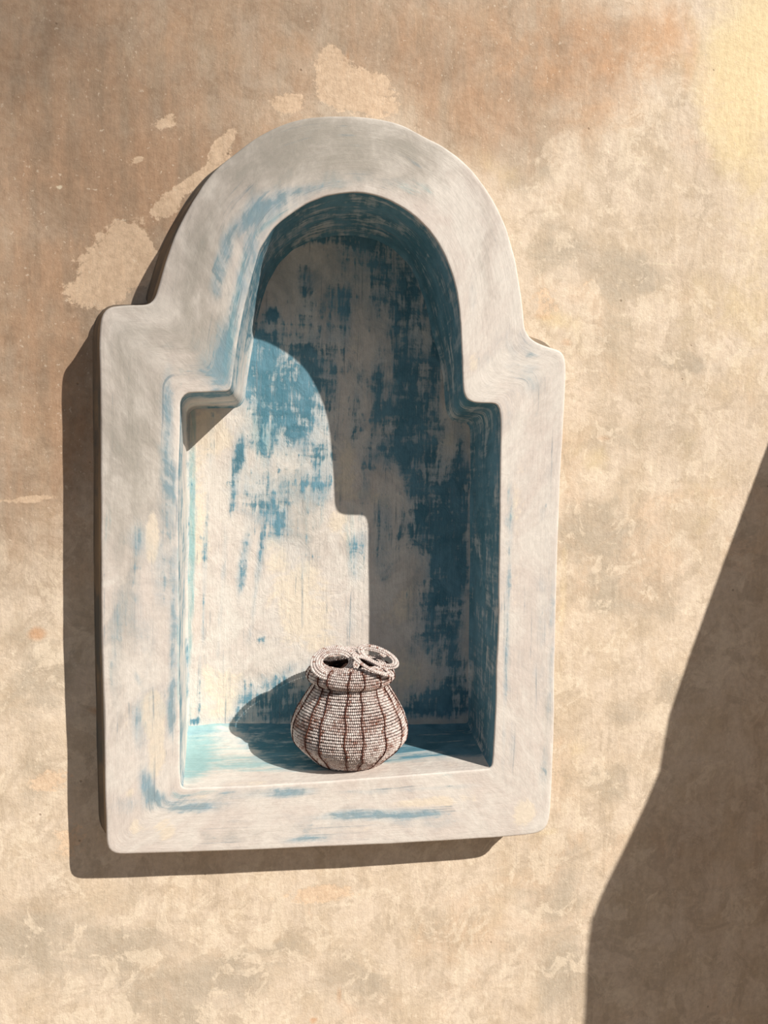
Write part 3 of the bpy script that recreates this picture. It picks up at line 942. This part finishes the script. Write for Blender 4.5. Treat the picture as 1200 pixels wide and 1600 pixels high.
items = []
ROW = 0.0041
nrows = int(Ls[-1] / ROW)
for k in range(nrows):
    s = (k + 0.5) * ROW
    p, t = on_prof(s)
    r = p[0] * (1 + 0.004 * random.uniform(-1, 1))
    nb_ = max(20, int(2 * math.pi * r / 0.0030))
    ph = random.random()
    z = p[1] + 0.0
    for i in range(nb_):
        a = 2 * math.pi * (i + ph) / nb_
        sag = 0.0006 * math.sin(3 * a + k * 0.4) + 0.0003 * random.uniform(-1, 1)
        ca, sa = math.cos(a), math.sin(a)
        out = np.array([t[1] * ca, t[1] * sa, -t[0]])
        c = np.array([r * ca, r * sa, max(0.0019, z + sag)]) + out * random.uniform(-0.0003, 0.0003)
        dw = min(abs((a - wire_angle(w, s) + math.pi) % (2 * math.pi) - math.pi) for w in WIRES) * r
        v = rust_at(c)
        rust_v = max(0.0, min(1.0, (v - 0.04) * 2.8)) * random.uniform(0.1, 1.0)
        if dw < 0.004:
            rust_v = max(rust_v, 0.8 * random.random())
        if random.random() < 0.05:
            rust_v = max(rust_v, random.uniform(0.2, 0.7))
        items.append((c, np.array([-sa, ca, 0.0]), out, 0.00285, 0.00205, random.random(), min(rust_v, 0.9)))
beads = bead_mesh('beadwork', items, pot)
beads['kind'] = 'stuff'
beads['label'] = 'rows of small white beads'


def tube(name, pts, rad, mat, parent, sides=6, closed=False):
    pts = np.array(pts)
    n = len(pts)
    V, Fc = [], []
    for i in range(n):
        a, b = pts[(i - 1) % n if closed else max(i - 1, 0)], pts[(i + 1) % n if closed else min(i + 1, n - 1)]
        d = (b - a) / np.linalg.norm(b - a)
        ref = np.array([0, 0, 1.0]) if abs(d[2]) < 0.8 else np.array([1.0, 0, 0])
        u = np.cross(d, ref)
        u /= np.linalg.norm(u)
        w = np.cross(d, u)
        for k in range(sides):
            q = 2 * math.pi * k / sides
            V.append(pts[i] + rad * (math.cos(q) * u + math.sin(q) * w))
    for i in range(n if closed else n - 1):
        i2 = (i + 1) % n
        for k in range(sides):
            k2 = (k + 1) % sides
            Fc.append((i * sides + k, i * sides + k2, i2 * sides + k2, i2 * sides + k))
    if not closed:
        Fc.append(tuple(range(sides - 1, -1, -1)))
        Fc.append(tuple((n - 1) * sides + k for k in range(sides)))
    return mesh_object(name, V, Fc, mat, parent)


for a0 in WIRES:
    pts = []
    for s in np.linspace(0.006, Ls[-1] * 0.93, 70):
        p, t = on_prof(s)
        a = wire_angle(a0, s)
        off = 0.0016
        pts.append(((p[0] + t[1] * off) * math.cos(a), (p[0] + t[1] * off) * math.sin(a), p[1] - t[0] * off))
    tube('binding_wire', pts, 0.00088, WIRE, pot, 5)


# beaded loops folded over the mouth
def loop(center, A, B, strands, tear=0.0, gap=0.0037, lift=0.0, shade=0.0):
    center, A, B = np.array(center), np.array(A), np.array(B)
    N = np.cross(A, B)
    N /= np.linalg.norm(N)
    la, lb = np.linalg.norm(A), np.linalg.norm(B)
    items = []
    for k in range(strands):
        a_, b_ = la - gap * k, lb - gap * k
        th = np.linspace(0, 2 * math.pi, 240, endpoint=False)
        w = 1 - tear * (0.5 + 0.5 * np.cos(th)) ** 1.5
        pts = center + np.outer(a_ * np.cos(th), A / la) + np.outer(b_ * np.sin(th) * w, B / lb)
        pts = pts + np.outer(lift * np.cos(th) ** 2 - 0.0012 * abs(k - (strands - 1) / 2), N)
        L = np.r_[0, np.cumsum(np.linalg.norm(np.diff(np.vstack([pts, pts[:1]]), axis=0), axis=1))]
        n = int(L[-1] / 0.003)
        for i in range(n):
            s = (i + 0.5) / n * L[-1]
            m = [np.interp(s, L, np.r_[pts[:, q], pts[:1, q]]) for q in range(3)]
            m2 = [np.interp((s + 0.001) % L[-1], L, np.r_[pts[:, q], pts[:1, q]]) for q in range(3)]
            d = np.array(m2) - np.array(m)
            d /= np.linalg.norm(d) + 1e-9
            u = N - d * (N @ d)
            u /= np.linalg.norm(u)
            r = 0.0
            if random.random() < 0.12:
                r = random.uniform(0.2, 0.8)
            items.append((np.array(m), d, u, 0.00285, 0.0021, random.random(), r))
    return bead_mesh('rim_loop', items, pot)


lp = loop((-0.026, -0.022, 0.1555), (0.036, 0.004, 0.001), (0.002, 0.028, 0.018), 5, 0.12)
lp['label'] = 'large beaded loop on the left of the rim'
lp = loop((0.040, -0.008, 0.1585), (0.028, -0.012, -0.010), (0.007, 0.019, 0.008), 3, 0.0)
lp['label'] = 'narrow beaded loop drooping to the right'
lp = loop((0.024, -0.040, 0.1520), (-0.021, 0.020, 0.011), (0.023, 0.012, -0.007), 3, 0.35)
lp['label'] = 'shaded beaded loop under the right loop'
lp = loop((-0.012, 0.030, 0.1555), (0.034, 0.010, 0.004), (-0.006, 0.022, 0.002), 4, 0.1)
lp['label'] = 'beaded loop at the back of the rim'
lp = loop((0.030, 0.034, 0.1545), (0.028, -0.010, -0.002), (0.006, 0.020, 0.002), 3, 0.1)
lp['label'] = 'beaded loop at the back right of the rim'
